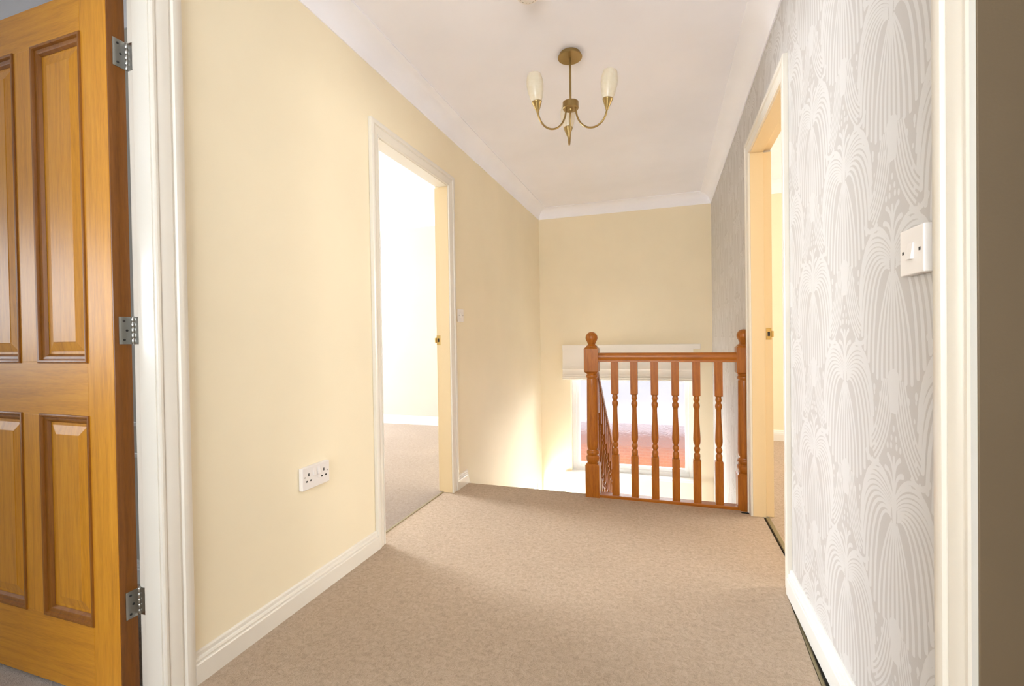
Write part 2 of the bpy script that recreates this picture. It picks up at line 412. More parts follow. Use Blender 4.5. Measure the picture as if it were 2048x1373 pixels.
# skirtings
SK = [(0, 0), (0.018, 0), (0.018, 0.057), (0.0165, 0.060), (0.0130, 0.0605), (0.0130, 0.064), (0.0145, 0.068), (0.0125, 0.074), (0.0085, 0.076), (0.0085, 0.079), (0.0075, 0.086), (0.004, 0.089), (0, 0.090)]
def skirt(name, label, p0, p1, inward, m='gloss', s=1.0):
    p0, p1, d = Vector(p0), Vector(p1), Vector(inward); bm = bmesh.new(); rings = []
    for p in (p0, p1): rings.append([bm.verts.new(p + d * (w * s) + Vector((0, 0, h * s))) for w, h in SK])
    n = len(SK)
    for k in range(n): bm.faces.new((rings[0][k], rings[0][(k + 1) % n], rings[1][(k + 1) % n], rings[1][k]))
    bm.faces.new(rings[0]); bm.faces.new(rings[1][::-1])
    return structure(name, bm, M[m], label, 'skirting board', smooth=25)
skirt('baseboard_left', 'ivory moulded skirting board along the left cream wall under the socket', (XL, LEN_L1[1] + 0.083, 0), (XL, LEN_L2[0] - 0.072, 0), (1, 0, 0))
# short piece beyond the far doorway ending in a raked return down the stairs
bm = bmesh.new(); rings = []
for (y, z, e) in ((LEN_L2[1] + 0.072, 0, 0.0), (YEDGE - 0.02, 0, 0.02), (YEDGE + 0.05, -0.075, 0.06), (YEDGE + 1.25, -1.035, 0.06)):
    rings.append([bm.verts.new((XL + w, y + (h * 0.35 if e == 0.02 else 0), z + h + (-0.02 if e == 0.06 else 0))) for w, h in SK])
for a, b_ in zip(rings, rings[1:]):
    for k in range(len(SK)): bm.faces.new((a[k], a[(k + 1) % len(SK)], b_[(k + 1) % len(SK)], b_[k]))
bm.faces.new(rings[0]); bm.faces.new(rings[-1][::-1])
structure('baseboard_stair', bm, M['gloss'], 'short ivory skirting past the far left doorway turning down the stairs', 'skirting board', smooth=25)
skirt('baseboard_right', 'white skirting board at the foot of the papered wall', (XR, R_NEAR[1] + 0.083, 0.004), (XR, R_FAR[0] - 0.071, 0.004), (-1, 0, 0), 'white', 1.08)

# ------------------------------------------------------------------ door casings
ARCH = [(0, 0), (0, 0.008), (0.004, 0.0105), (0.010, 0.0105), (0.012, 0.0075), (0.016, 0.009), (0.030, 0.0125), (0.045, 0.0135), (0.0485, 0.011), (0.052, 0.011), (0.0555, 0.0175), (0.060, 0.0185), (0.076, 0.0185), (0.080, 0.0165), (0.080, 0)]
def casing(name, label, wallx, into, nrm, y0, y1, w=0.072, stop_x=None, wmats=('gloss', 'gloss'), stop=0.013, inset=0.003):
    """lining + stops + mitred architraves. into: signed wall depth from the landing face; nrm: +1/-1 landing side"""
    am, lm = M[wmats[0]], M[wmats[1]]; hm = M[wmats[-1]]
    root = empty(name, (wallx, (y0 + y1) / 2, 0), label, 'door frame', kind='structure')
    xs = sorted((wallx, wallx + into)); rb = stop
    for (a, b_) in ((y0 - 0.025, y0 - rb), (y1 + rb, y1 + 0.025)):
        obj('jamb', bx(xs[0], xs[1], a, b_, 0, ZO + 0.0), lm, root, bevel=0.0012)
    obj('head_lining', bx(xs[0], xs[1], y0 - 0.025, y1 + 0.025, ZO + rb, ZO + 0.025), hm, root, bevel=0.0012)
    sx = sorted((wallx, wallx + into * 0.62))
    bm = bx(sx[0], sx[1], y0 - rb, y0, 0, ZO); obj('door_stop', bm, lm, root, bevel=0.0012)
    obj('door_stop', bx(sx[0], sx[1], y1, y1 + rb, 0, ZO), lm, root, bevel=0.0012)
    obj('door_stop', bx(sx[0], sx[1], y0 - rb, y1 + rb, ZO, ZO + rb), hm, root, bevel=0.0012)
    k = w / 0.08; pr = [(a * k, t) for a, t in ARCH]; i = inset
    n = (nrm, 0, 0)
    A = (wallx, y0 - i, 0); B = (wallx, y0 - i, ZO + i); Cc = (wallx, y1 + i, ZO + i); D = (wallx, y1 + i, 0)
    obj('architrave', sweep(pr, (A, B), ((0, -1, 0), (0, -1, 1)), n), am, root, smooth=30)
    obj('architrave', sweep(pr, (B, Cc), ((0, -1, 1), (0, 1, 1)), n), am, root, smooth=30)
    obj('architrave', sweep(pr, (Cc, D), ((0, 1, 1), (0, 1, 0)), n), am, root, smooth=30)
    return root
f1 = casing('trim_4', 'ivory gloss frame that the open oak door hangs on', XL, -TL, 1, *LEN_L1, w=0.080)
f2 = casing('trim_5', 'ivory frame of the bright empty doorway in the left wall', XL, -TL, 1, *LEN_L2, w=0.070, wmats=('gloss', 'gloss_yellow', 'gloss'))
f3 = casing('trim_6', 'ivory frame of the doorway at the papered wall beside the balustrade', XR, TR, -1, *R_FAR, w=0.068, wmats=('gloss', 'gloss_yellow'))
f4 = casing('trim_7', 'cream frame with taupe lining at the right edge past the light switch', XR, TR, -1, *R_NEAR, w=0.085, wmats=('gloss', 'taupe'))

def strike(root, x, y, z, sx, mname='brass_bright'):
    bm = bx(x - 0.013, x + 0.013, y - 0.003, y, z - 0.031, z + 0.031)
    box(bm, x + sx * 0.013, x + sx * 0.022, y - 0.012, y, z - 0.016, z + 0.016)
    s = obj('strike_plate', bm, M[mname], root, bevel=0.001); s['label'] = 'brass latch strike plate'
    obj('latch_hole', bx(x - 0.006, x + 0.006, y - 0.0036, y - 0.002, z - 0.012, z + 0.012), M['slot'], s)
strike(f2, XL - 0.086, LEN_L2[1] + 0.013, 0.992, -1)
strike(f3, XR + 0.086, R_FAR[1] + 0.013, 1.000, 1)

# ------------------------------------------------------------------ the open oak door
DX1, DY0, DY1, DZ0, DZ1 = -1.420, 0.853, 0.897, 0.008, 1.981
door = empty('door_1', (DX1, (DY0 + DY1) / 2, 0), 'varnished golden oak panelled door standing open at the left edge', 'door', kind='structure')
cols = [0, -0.112, -0.326, -0.416, -0.630, -0.742]
rows = [DZ0, 0.207, 0.795, 0.950, 1.865, DZ1]
def X(i): return DX1 + cols[i]
obj('shaded_edge', bx(DX1 - 0.0045, DX1, DY0 + 0.0006, DY1 - 0.0006, DZ0, DZ1), M['oak_shaded'], door)['label'] = 'hinge edge with its shade put into the colour'  # thin separate strip that carries the painted shade of the edge
for (i, j) in ((0, 1), (4, 5)):
    obj('stile', bx(X(j), X(i) - (0.0045 if i == 0 else 0), DY0, DY1, DZ0, DZ1), M['oak_v'], door, bevel=0.0012)
for (a, b_) in ((0, 1), (2, 3), (4, 5)):
    obj('rail', bx(X(4), X(1), DY0 + 0.0002, DY1 - 0.0002, rows[a], rows[b_]), M['oak_h'], door, bevel=0.0008)
for (a, b_) in ((1, 2), (3, 4)):
    obj('muntin', bx(X(3), X(2), DY0 + 0.0002, DY1 - 0.0002, rows[a], rows[b_]), M['oak_v'], door, bevel=0.0008)
MOULD = [(-0.004, 0.0), (-0.003, -0.0035), (0.000, -0.0045), (0.0045, -0.0035), (0.007, 0.0005), (0.0075, 0.003), (0.011, 0.003), (0.017, 0.0055), (0.021, 0.0105), (0.0225, 0.0125)]
FIELD = [(0.0215, 0.0132), (0.030, 0.0132), (0.0305, 0.0120), (0.056, 0.0062), (0.0575, 0.0050)]
def ringmesh(x0, x1, z0, z1, prof, ybase, sgn, bm, fill=False):
    rs = []
    for d, h in prof:
        y = ybase + sgn * h
        rs.append([bm.verts.new(p) for p in ((x0 + d, y, z0 + d), (x1 - d, y, z0 + d), (x1 - d, y, z1 - d), (x0 + d, y, z1 - d))])
    for a, b_ in zip(rs, rs[1:]):
        for k in range(4): bm.faces.new((a[k], a[(k + 1) % 4], b_[(k + 1) % 4], b_[k]))
    if fill: bm.faces.new(rs[-1])
for (i, j) in ((1, 2), (3, 4)):
    for (a, b_) in ((1, 2), (3, 4)):
        x0, x1, z0, z1 = X(j), X(i), rows[a], rows[b_]
        bm = bmesh.new()
        for yb, s in ((DY0, 1), (DY1, -1)): ringmesh(x0, x1, z0, z1, FIELD, yb, s, bm, True)
        pn = obj('panel', bm, M['oak_v'], door, smooth=12)
        bm = bmesh.new()
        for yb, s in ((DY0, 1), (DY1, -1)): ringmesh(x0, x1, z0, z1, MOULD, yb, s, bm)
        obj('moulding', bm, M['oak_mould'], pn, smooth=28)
for z in (1.800, 1.036, 0.272):
    hl = 0.038; pinx, piny = DX1 + 0.0035, DY1 + 0.004
    bm = bx(DX1 - 0.001, DX1 + 0.0022, DY1 - 0.032, DY1 + 0.0005, z - hl, z + hl)
    h = obj('hinge', bm, M['steel'], door, bevel=0.0006); h['label'] = 'steel butt hinge with five knuckles'
    obj('frame_leaf', bx(-1.4185, -1.392, 0.9005, 0.9028, z - hl, z + hl), M['steel'], h, bevel=0.0006)
    bm = bmesh.new()
    for k in range(5):
        a = z - hl + k * 2 * hl / 5
        lathe(bm, [(0.0042, a + 0.0008), (0.0048, a + 0.0016), (0.0048, a + 2 * hl / 5 - 0.0016), (0.0042, a + 2 * hl / 5 - 0.0008)], 14, (pinx - 0.001, piny - 0.001))
    lathe(bm, [(0.003, z - hl), (0.003, z + hl + 0.001), (0.0015, z + hl + 0.0025)], 12, (pinx - 0.001, piny - 0.001))
    obj('knuckle', bm, M['steel'], h, smooth=40)
    for dz in (-0.026, 0, 0.026):
        Mx = Matrix.Translation((DX1 + 0.0022, DY1 - 0.020 + (0.007 if dz == 0 else 0), z + dz)) @ Matrix.Rotation(PI / 2, 4, 'Y')
        obj('screw', lathe(bmesh.new(), [(0.0034, -0.001), (0.0034, 0.0005), (0.0016, 0.0008)], 12, M4=Mx), M['slot'], h)

# ------------------------------------------------------------------ balustrade on the landing edge
def post_block(bm, cx, cy, w, z0, z1, ch0=0.006, ch1=0.006):
    """square block with chamfered ends"""
    rs = []
    h = w / 2
    for e, z in ((h - ch0, z0), (h, z0 + ch0), (h, z1 - ch1), (h - ch1, z1)):
        rs.append([bm.verts.new((cx + sx * e, cy + sy * e, z)) for sx, sy in ((-1, -1), (1, -1), (1, 1), (-1, 1))])
    for a, b_ in zip(rs, rs[1:]):
        for k in range(4): bm.faces.new((a[k], a[(k + 1) % 4], b_[(k + 1) % 4], b_[k]))
    bm.faces.new(rs[0][::-1]); bm.faces.new(rs[-1])
def newel(cx, cy, z0, half=None):
    bm = bmesh.new(); w = 0.086
    post_block(bm, cx, cy, w, z0, z0 + 0.212, 0.0, 0.008)
    pr = [(0.030, .205), (0.035, .212), (0.038, .222), (0.041, .232), (0.0425, .243), (0.041, .254), (0.036, .259), (0.034, .262), (0.038, .268), (0.0405, .278), (0.038, .288), (0.033, .292), (0.0315, .298),
          (0.034, .305), (0.0365, .315), (0.037, .340), (0.0362, .42), (0.0352, .52), (0.0342, .62), (0.0332, .70), (0.0325, .738), (0.031, .744), (0.0355, .750), (0.0365, .757), (0.0355, .764), (0.032, .768), (0.0345, .774), (0.036, .780), (0.034, .788)]
    lathe(bm, [(r, z0 + z) for r, z in pr], 28, (cx, cy))
    post_block(bm, cx, cy, w, z0 + 0.778, z0 + 0.940, 0.010, 0.010)
    cap = [(0.030, .932), (0.036, .940), (0.0345, .946), (0.027, .950), (0.0225, .955), (0.024, .962)]
    for k in range(1, 13):
        a = -PI / 2 + 0.72 + k / 12 * (PI - 0.72); cap.append((0.0372 * math.cos(a), .998 + 0.0372 * math.sin(a)))
    lathe(bm, [(r, z0 + z) for r, z in cap], 28, (cx, cy))
    return bm
def baluster_bm(cx, cy, z0, z1, zb, zt, w=0.043):
    """square ends z0..zb and zt..z1 with a turned vase between"""
    bm = bmesh.new()
    post_block(bm, cx, cy, w, z0, zb, 0.0, 0.004)
    post_block(bm, cx, cy, w, zt, z1, 0.004, 0.0)
    H = zt - zb
    pr = [(0.014, -0.006), (0.0165, 0.0), (0.0175, 0.010), (0.0185, 0.020), (0.0178, 0.032), (0.0125, 0.040), (0.0125, 0.044), (0.0165, 0.050), (0.0185, 0.060), (0.0165, 0.070), (0.0125, 0.076), (0.0135, 0.083),
          (0.0185, 0.094), (0.0205, 0.110), (0.0205, 0.125), (0.0185, 0.170), (0.0160, 0.220), (0.0142, 0.268), (0.0138, 0.290), (0.0145, 0.298), (0.0178, 0.306), (0.0192, 0.317), (0.0178, 0.328), (0.0128, 0.335), (0.0128, 0.340), (0.0165, 0.346), (0.0178, 0.354), (0.0165, 0.362), (0.0150, 0.368), (0.0150, 0.384)]
    lathe(bm, [(r, zb + z * H / 0.374) for r, z in pr], 20, (cx, cy))
    return bm
BY = 2.912
bal = empty('balustrade', (0, BY, 0), 'varnished orange pine balustrade across the landing edge in front of the window', 'balustrade')
n1 = obj('newel_post', newel(-0.437, BY, -0.005), M['pine_v'], bal, smooth=32); n1['label'] = 'left newel post with ball finial'
nb = newel(0.428, 2.926, -0.005)
bmesh.ops.bisect_plane(nb, geom=nb.verts[:] + nb.edges[:] + nb.faces[:], plane_co=(XR - 0.001, 0, 0), plane_no=(1, 0, 0), clear_outer=True)
n2 = obj('newel_post', nb, M['pine_v'], bal, smooth=32); n2['label'] = 'right newel post half hidden by the door frame'
RP = [(-0.026, 0.842), (0.026, 0.842), (0.027, 0.85), (0.0235, 0.857), (0.027, 0.866), (0.027, 0.885), (0.020, 0.895), (0.008, 0.8985), (-0.008, 0.8985), (-0.020, 0.895), (-0.027, 0.885), (-0.027, 0.866), (-0.0235, 0.857), (-0.027, 0.85)]
bm = bmesh.new(); extr(bm, [(BY + y, z) for y, z in RP], -0.395, 0.387); obj('handrail', bm, M['pine_h'], bal, smooth=40)
obj('base_rail', bx(-0.395, 0.387, BY - 0.030, BY + 0.030, -0.004, 0.018), M['pine_h'], bal, bevel=0.003)
b0 = None
for cx in (-0.297, -0.1815, -0.0625, 0.055, 0.172, 0.291):
    if b0 is None:
        b0 = obj('baluster', baluster_bm(cx, BY, 0.015, 0.846, 0.268, 0.642), M['pine_v'], bal, smooth=32); bx0 = cx
    else:
        c = b0.copy(); C.objects.link(c); c.location = (cx - bx0, 0, 0); c.parent = bal; c.matrix_parent_inverse = b0.matrix_parent_inverse.copy()

# raked banister going down the stairs
SL = 0.80
stb = empty('stair_banister', (-0.437, 3.0, -1.2), 'raked pine banister running down the stairs behind the left newel post', 'banister')
YN = 4.10
bm = bmesh.new(); A = []; B = []
for x, z in RP:
    A.append(bm.verts.new((-0.437 + x, BY + 0.047, z - 0.058))); B.append(bm.verts.new((-0.437 + x, YN, z - 0.055 - SL * (YN - BY - 0.042))))
n = len(RP)
for k in range(n): bm.faces.new((A[k], A[(k + 1) % n], B[(k + 1) % n], B[k]))
bm.faces.new(A); bm.faces.new(B[::-1])
obj('handrail', bm, M['pine_y'], stb, smooth=40)
obj('newel_post', newel(-0.437, YN + 0.03, -1.21), M['pine_v'], stb, smooth=32)
obj('string_board', sweep([(0, -0.018), (0, 0.018), (-0.26, 0.018), (-0.26, -0.018)], ((-0.437, BY + 0.047, -0.02), (-0.437, YN, -0.02 - SL * (YN - BY - 0.042))), ((0, 0, 1), (0, 0, 1)), (1, 0, 0)), M['pine_y'], stb)
yy = BY + 0.14
b1 = None
while yy < YN - 0.06:
    dz = -SL * (yy - BY - 0.042)
    if b1 is None:
        b1 = obj('baluster', baluster_bm(-0.437, yy, -0.045 + dz, 0.795 + dz, 0.20 + dz, 0.574 + dz), M['pine_v'], stb, smooth=32); y1_, z1_ = yy, dz
    else:
        c = b1.copy(); C.objects.link(c); c.location = (0, yy - y1_, dz - z1_); c.parent = stb; c.matrix_parent_inverse = b1.matrix_parent_inverse.copy()
    yy += 0.118

# the stairs themselves: six risers down to a half landing, then back under the well
bm = bmesh.new()
for k in range(6):
    z = -0.2 * (k + 1); y = YEDGE - 0.03 + 0.25 * k
    box(bm, XL, -0.45, y, y + 0.27 if k < 5 else YB, z - 0.2 if k < 5 else z - 0.2, z)
box(bm, -0.45, XR, YEDGE - 0.03 + 1.25, YB, -1.4, -1.2)
for k in range(7):
    z = -1.2 - 0.2 * (k + 1); y = YEDGE - 0.03 + 1.25 - 0.25 * k
    box(bm, -0.42, XR, y - 0.27, y, max(z - 0.2, ZLOW), z)
structure('stair_flight', bm, M['carpet'], 'beige carpeted stairs dropping away beyond the landing edge', 'stairs', bevel=0.012)
structure('floor_lower', bx(XL - TL, XR + TR, YF, YB, ZLOW - 0.05, ZLOW), M['carpet'], 'carpeted hall floor far below the stairwell', 'floor')

# ------------------------------------------------------------------ stair window, sill, blind
win = empty('window_1', (-0.36, YB, -0.47), 'white framed obscure glass window low on the end wall behind the balustrade', 'window', kind='structure')
x0, x1, z0, z1 = WIN
bm = bmesh.new()
fw = 0.046
for a in ((x0, x0 + fw, z0, z1), (x1 - fw, x1, z0, z1), (x0 + fw, x1 - fw, z0, z0 + fw), (x0 + fw, x1 - fw, z1 - fw, z1)):
    box(bm, a[0], a[1], YB + 0.075, YB + 0.140, a[2], a[3])
obj('window_frame', bm, M['upvc'], win, bevel=0.004)
bm = bmesh.new(); s = 0.040; X0, X1, Z0, Z1 = x0 + fw - 0.004, x1 - fw + 0.004, z0 + fw - 0.004, z1 - fw + 0.004
for a in ((X0, X0 + s, Z0, Z1), (X1 - s, X1, Z0, Z1), (X0 + s, X1 - s, Z0, Z0 + s), (X0 + s, X1 - s, Z1 - s, Z1)):
    box(bm, a[0], a[1], YB + 0.088, YB + 0.128, a[2], a[3])
sash = obj('sash', bm, M['upvc'], win, bevel=0.005)
gx = X0 + s - 0.006
obj('pane', bx(gx, X1 - s + 0.006, YB + 0.104, YB + 0.110, Z0 + s - 0.006, Z1 - s + 0.006), M['obscure'], sash)
bm = bx(x0 - 0.07, x1 + 0.05, YB - 0.045, YB + 0.076, z0 - 0.022, z0 + 0.003)
obj('sill', bm, M['white'], win, bevel=0.006)

bl = empty('roman_blind', (-0.37, YB, 0.73), 'cream fabric roman blind folded up over the stair window', 'blind')
obj('headrail', bx(-1.068, 0.338, YB - 0.040, YB - 0.002, 0.858, 0.914), M['linen'], bl, bevel=0.006)
bm = bmesh.new()
prof = [(-0.042, 0.872), (-0.045, 0.80), (-0.048, 0.72), (-0.062, 0.665), (-0.072, 0.656), (-0.070, 0.650), (-0.052, 0.652), (-0.050, 0.640), (-0.058, 0.605), (-0.074, 0.590), (-0.074, 0.584), (-0.056, 0.585), (-0.060, 0.572), (-0.080, 0.566), (-0.079, 0.560), (-0.060, 0.562), (-0.064, 0.552), (-0.078, 0.546), (-0.074, 0.538), (-0.040, 0.538), (-0.030, 0.60), (-0.028, 0.872)]
extr(bm, [(YB + y, z) for y, z in prof], -1.060, 0.268)
obj('folded_fabric', bm, M['linen'], bl, smooth=40)

# ------------------------------------------------------------------ ceiling light
LX, LY = -0.433, 2.297
lamp = empty('ceiling_light', (LX, LY, ZC), 'antique brass three arm ceiling light with alabaster glass shades', 'ceiling light')
def Zr(z): return z - 2.4 + ZC
obj('ceiling_rose', lathe(bmesh.new(), [(r, Zr(z)) for r, z in ((0.050, 2.3995), (0.0525, 2.396), (0.0525, 2.385), (0.060, 2.382), (0.060, 2.378), (0.0585, 2.3765), (0.010, 2.3755))], 40, (LX, LY)), M['brass'], lamp, smooth=35)
obj('rod', lathe(bmesh.new(), [(0.0052, Zr(2.378)), (0.0052, 2.165)], 16, (LX, LY)), M['brass'], lamp, smooth=35)
obj('hub', lathe(bmesh.new(), [(0.006, 2.178), (0.034, 2.172), (0.0395, 2.169), (0.0395, 2.139), (0.037, 2.136), (0.012, 2.135), (0.010, 2.126), (0.004, 2.122)], 36, (LX, LY)), M['brass'], lamp, smooth=35)
RA = 0.192
for ang in (105, 225, 345):
    a = math.radians(ang); d = Vector((math.cos(a), math.sin(a), 0)); o = Vector((LX, LY, 0))
    cv = bez((0.027, 2.138), (0.032, 1.996), (0.176, 1.976), (0.190, 2.084), 24)
    pts = [o + d * r + Vector((0, 0, z)) for r, z in cv]
    arm = obj('arm', tube(bmesh.new(), pts, 0.0046, 12), M['brass'], lamp, smooth=60)
    tipp = pts[-1]; lean = Matrix.Rotation(math.radians(6), 4, Vector((-d.y, d.x, 0)))
    Mx = Matrix.Translation(tipp) @ lean
    obj('lamp_cup', lathe(bmesh.new(), [(0.0055, -0.006), (0.0075, 0.0), (0.0235, 0.042), (0.0245, 0.044), (0.0245, 0.047), (0.021, 0.0475)], 28, M4=Mx), M['brass'], arm, smooth=35)
    sh = [(0.021, 0.042), (0.0245, 0.048), (0.031, 0.068), (0.0370, 0.096), (0.0400, 0.124), (0.0385, 0.148), (0.0335, 0.169), (0.0305, 0.175), (0.028, 0.175), (0.031, 0.166), (0.0355, 0.146), (0.037, 0.124), (0.034, 0.098), (0.026, 0.064), (0.004, 0.052)]
    g = obj('glass_shade', lathe(bmesh.new(), sh, 32, M4=Mx), M['glass'], arm, smooth=60); g['label'] = 'tulip shaped frosted alabaster glass shade'

# ------------------------------------------------------------------ smoke alarm peeping in at the top edge
sd = empty('smoke_detector', (-0.508, 1.810, ZC), 'white round smoke detector on the ceiling nearest the top edge', 'smoke detector')
sx, sy = -0.508, 1.810
obj('housing', lathe(bmesh.new(), [(r, Zr(z)) for r, z in ((0.055, 2.3995), (0.056, 2.392), (0.054, 2.376), (0.048, 2.366), (0.034, 2.362), (0.002, 2.361))], 40, (sx, sy)), M['plastic'], sd, smooth=40)
bm = bmesh.new()
for k in range(16):
    a = 2 * PI * k / 16 + 0.1; c_, s_ = math.cos(a), math.sin(a)
    q = [(0.036, -0.0022), (0.052, -0.0022), (0.052, 0.0022), (0.036, 0.0022)]
    vs = [bm.verts.new((sx + r * c_ - w * s_, sy + r * s_ + w * c_, Zr(2.3615) + (r - 0.036) * 0.72)) for r, w in q]
    vt = [bm.verts.new(v.co + Vector((0, 0, 0.004))) for v in vs]
    bm.faces.new(vs); bm.faces.new(vt[::-1])
    for i in range(4): bm.faces.new((vs[i], vs[(i + 1) % 4], vt[(i + 1) % 4], vt[i]))
obj('vent_slots', bm, M['slot'], sd)

# ------------------------------------------------------------------ switches and socket
def plate_thing(name, label, cat, x, n, y, z, w, h, depth):
    o = empty(name, (x, y, z), label, cat)
    bm = bx(*sorted((x, x + n * depth)), y - w / 2, y + w / 2, z - h / 2, z + h / 2)
    obj('face_plate', bm, M['plastic'], o, bevel=0.0022); return o
def rocker(parent, x, n, y, z, w=0.018, h=0.030):
    bm = bmesh.new(); pts = [(0, -h / 2), (0.0055, -h / 2), (0.0015, h / 2), (0, h / 2)]
    A = [bm.verts.new((x + n * a, y - w / 2, z + b_)) for a, b_ in pts]; B = [bm.verts.new((x + n * a, y + w / 2, z + b_)) for a, b_ in pts]
    for k in range(4): bm.faces.new((A[k], A[(k + 1) % 4], B[(k + 1) % 4], B[k]))
    bm.faces.new(A); bm.faces.new(B[::-1])
    r = obj('rocker', bm, M['plastic'], parent)
    return r
def slot(parent, name, x, n, y, z, w, h, m='slot'):
    obj(name, bx(*sorted((x - n * 0.001, x + n * 0.0004)), y - w / 2, y + w / 2, z - h / 2, z + h / 2), M[m], parent)
sw = plate_thing('light_switch', 'white single light switch on the papered right wall', 'light switch', XR, -1, 1.043, 1.148, 0.086, 0.086, 0.017)
rocker(sw, XR - 0.017, -1, 1.043, 1.148)
for dy in (-0.030, 0.030): slot(sw, 'screw', XR - 0.017, -1, 1.043 + dy, 1.148, 0.006, 0.006)
sw = plate_thing('light_switch', 'small white light switch on the cream wall past the bright doorway', 'light switch', XL, 1, 2.866, 1.157, 0.086, 0.086, 0.012)
rocker(sw, XL + 0.012, 1, 2.866, 1.157)
for dy in (-0.030, 0.030): slot(sw, 'screw', XL + 0.012, 1, 2.866 + dy, 1.157, 0.005, 0.005)
so = plate_thing('power_socket', 'white double power socket low on the left cream wall', 'power socket', XL, 1, 1.472, 0.473, 0.146, 0.086, 0.018)
XS = XL + 0.018
for s in (-1, 1):
    cy = 1.472 + s * 0.041
    rocker(so, XS, 1, 1.472 + s * 0.012, 0.491, 0.014, 0.026)
    slot(so, 'earth_hole', XS, 1, cy, 0.486, 0.006, 0.011)
    for e in (-1, 1): slot(so, 'pin_hole', XS, 1, cy + e * 0.011, 0.462, 0.0085, 0.006)
    slot(so, 'screw', XS, 1, 1.472 + s * 0.061, 0.479, 0.005, 0.005, 'steel')

# ------------------------------------------------------------------ threshold strips and carpet edge
structure('trim_8', bx(XL - 0.073, XL - 0.060, LEN_L2[0] + 0.001, LEN_L2[1] - 0.001, -0.012, 0.003), M['dark_metal'], 'thin metal carpet bar across the bright left doorway', 'threshold strip', bevel=0.002)
structure('trim_9', bx(XR + 0.060, XR + 0.080, R_FAR[0] + 0.001, R_FAR[1] - 0.001, -0.012, 0.003), M['dark_metal'], 'thin metal carpet bar across the right hand doorway', 'threshold strip', bevel=0.002)
bm = sweep([(0, 0), (0.013, 0), (0.015, 0.003), (0.010, 0.009), (0.001, 0.011)], [(x + 0.0015, y, -0.012) for x, y in [(XR - 0.022, 1.87)] + EDGE[1:] + [(XG, -0.4)]], [(1, 0, 0)] * 5, (0, 0, 1))
tag(obj('carpet_gripper', bm, M['dark_metal']), 'long brass carpet edging strip along the gap below the papered wall', 'carpet strip')

# ------------------------------------------------------------------ rooms off the landing
def frame_window(name, label, axis, plane, s0, s1, z0, z1, t=0.06):
    bm = bmesh.new(); f = 0.06; m_ = (s0 + s1) / 2
    for a in ((s0, s0 + f, z0, z1), (s1 - f, s1, z0, z1), (s0 + f, s1 - f, z0, z0 + f), (s0 + f, s1 - f, z1 - f, z1), (m_ - f / 2, m_ + f / 2, z0 + f, z1 - f)):
        if axis == 0: box(bm, plane, plane + t, a[0], a[1], a[2], a[3])
        else: box(bm, a[0], a[1], plane, plane + t, a[2], a[3])
    structure(name, bm, M['upvc'], label, 'window', bevel=0.004)
# bright bedroom behind the far left doorway
BX0 = -6.40; YP = 1.34
W2 = (3.20, 4.70, 0.45, 2.15)
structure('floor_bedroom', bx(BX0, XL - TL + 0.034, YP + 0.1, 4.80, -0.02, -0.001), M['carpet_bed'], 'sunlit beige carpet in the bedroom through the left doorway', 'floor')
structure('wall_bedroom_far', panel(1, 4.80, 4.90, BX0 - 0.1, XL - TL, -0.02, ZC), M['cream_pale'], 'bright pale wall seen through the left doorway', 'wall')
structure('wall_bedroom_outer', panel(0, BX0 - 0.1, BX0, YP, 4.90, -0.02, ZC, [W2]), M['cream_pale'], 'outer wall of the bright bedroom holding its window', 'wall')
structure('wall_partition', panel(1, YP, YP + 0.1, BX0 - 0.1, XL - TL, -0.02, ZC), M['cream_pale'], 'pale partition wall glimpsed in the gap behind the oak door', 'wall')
skirt('baseboard_bedroom', 'white skirting board on the bright wall through the left doorway', (BX0, 4.80, 0), (XL - TL, 4.80, 0), (0, -1, 0), 'white', 1.1)
cov_run('trim_10', 'white coving in the bright bedroom through the left doorway', (BX0, 4.80, ZC), (XL - TL, 4.80, ZC), (0, -1, 0))
frame_window('window_2', 'bedroom window lighting the far left doorway', 0, BX0 - 0.08, *W2)
# side room of the open oak door
SX0 = -4.40
W1 = (-1.50, -0.10, 0.88, 1.80)
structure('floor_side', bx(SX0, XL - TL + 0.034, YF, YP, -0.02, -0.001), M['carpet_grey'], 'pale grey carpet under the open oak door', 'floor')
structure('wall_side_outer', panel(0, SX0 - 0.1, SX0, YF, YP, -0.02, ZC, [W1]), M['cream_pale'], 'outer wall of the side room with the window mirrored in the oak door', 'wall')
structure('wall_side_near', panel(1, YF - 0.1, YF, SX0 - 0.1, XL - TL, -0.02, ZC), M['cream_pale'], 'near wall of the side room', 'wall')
skirt('baseboard_side', 'white skirting behind the oak door', (SX0, YP, 0), (XL - TL, YP, 0), (0, -1, 0), 'white')
cov_run('trim_11', 'white coving glimpsed in the gap above the top hinge', (SX0, YP, ZC), (XL - TL, YP, ZC), (0, -1, 0))
structure('trim_12', bx(SX0, XL - TL, YP - 0.016, YP, 0.655, 0.675), M['white'], 'thin white dado strip glimpsed beside the hinges', 'dado rail', bevel=0.004)
structure('trim_13', bx(SX0, XL - TL, YP - 0.016, YP, 0.525, 0.545), M['white'], 'lower thin white dado strip glimpsed beside the hinges', 'dado rail', bevel=0.004)
frame_window('window_3', 'side room window mirrored in the oak door', 0, SX0 - 0.08, *W1)
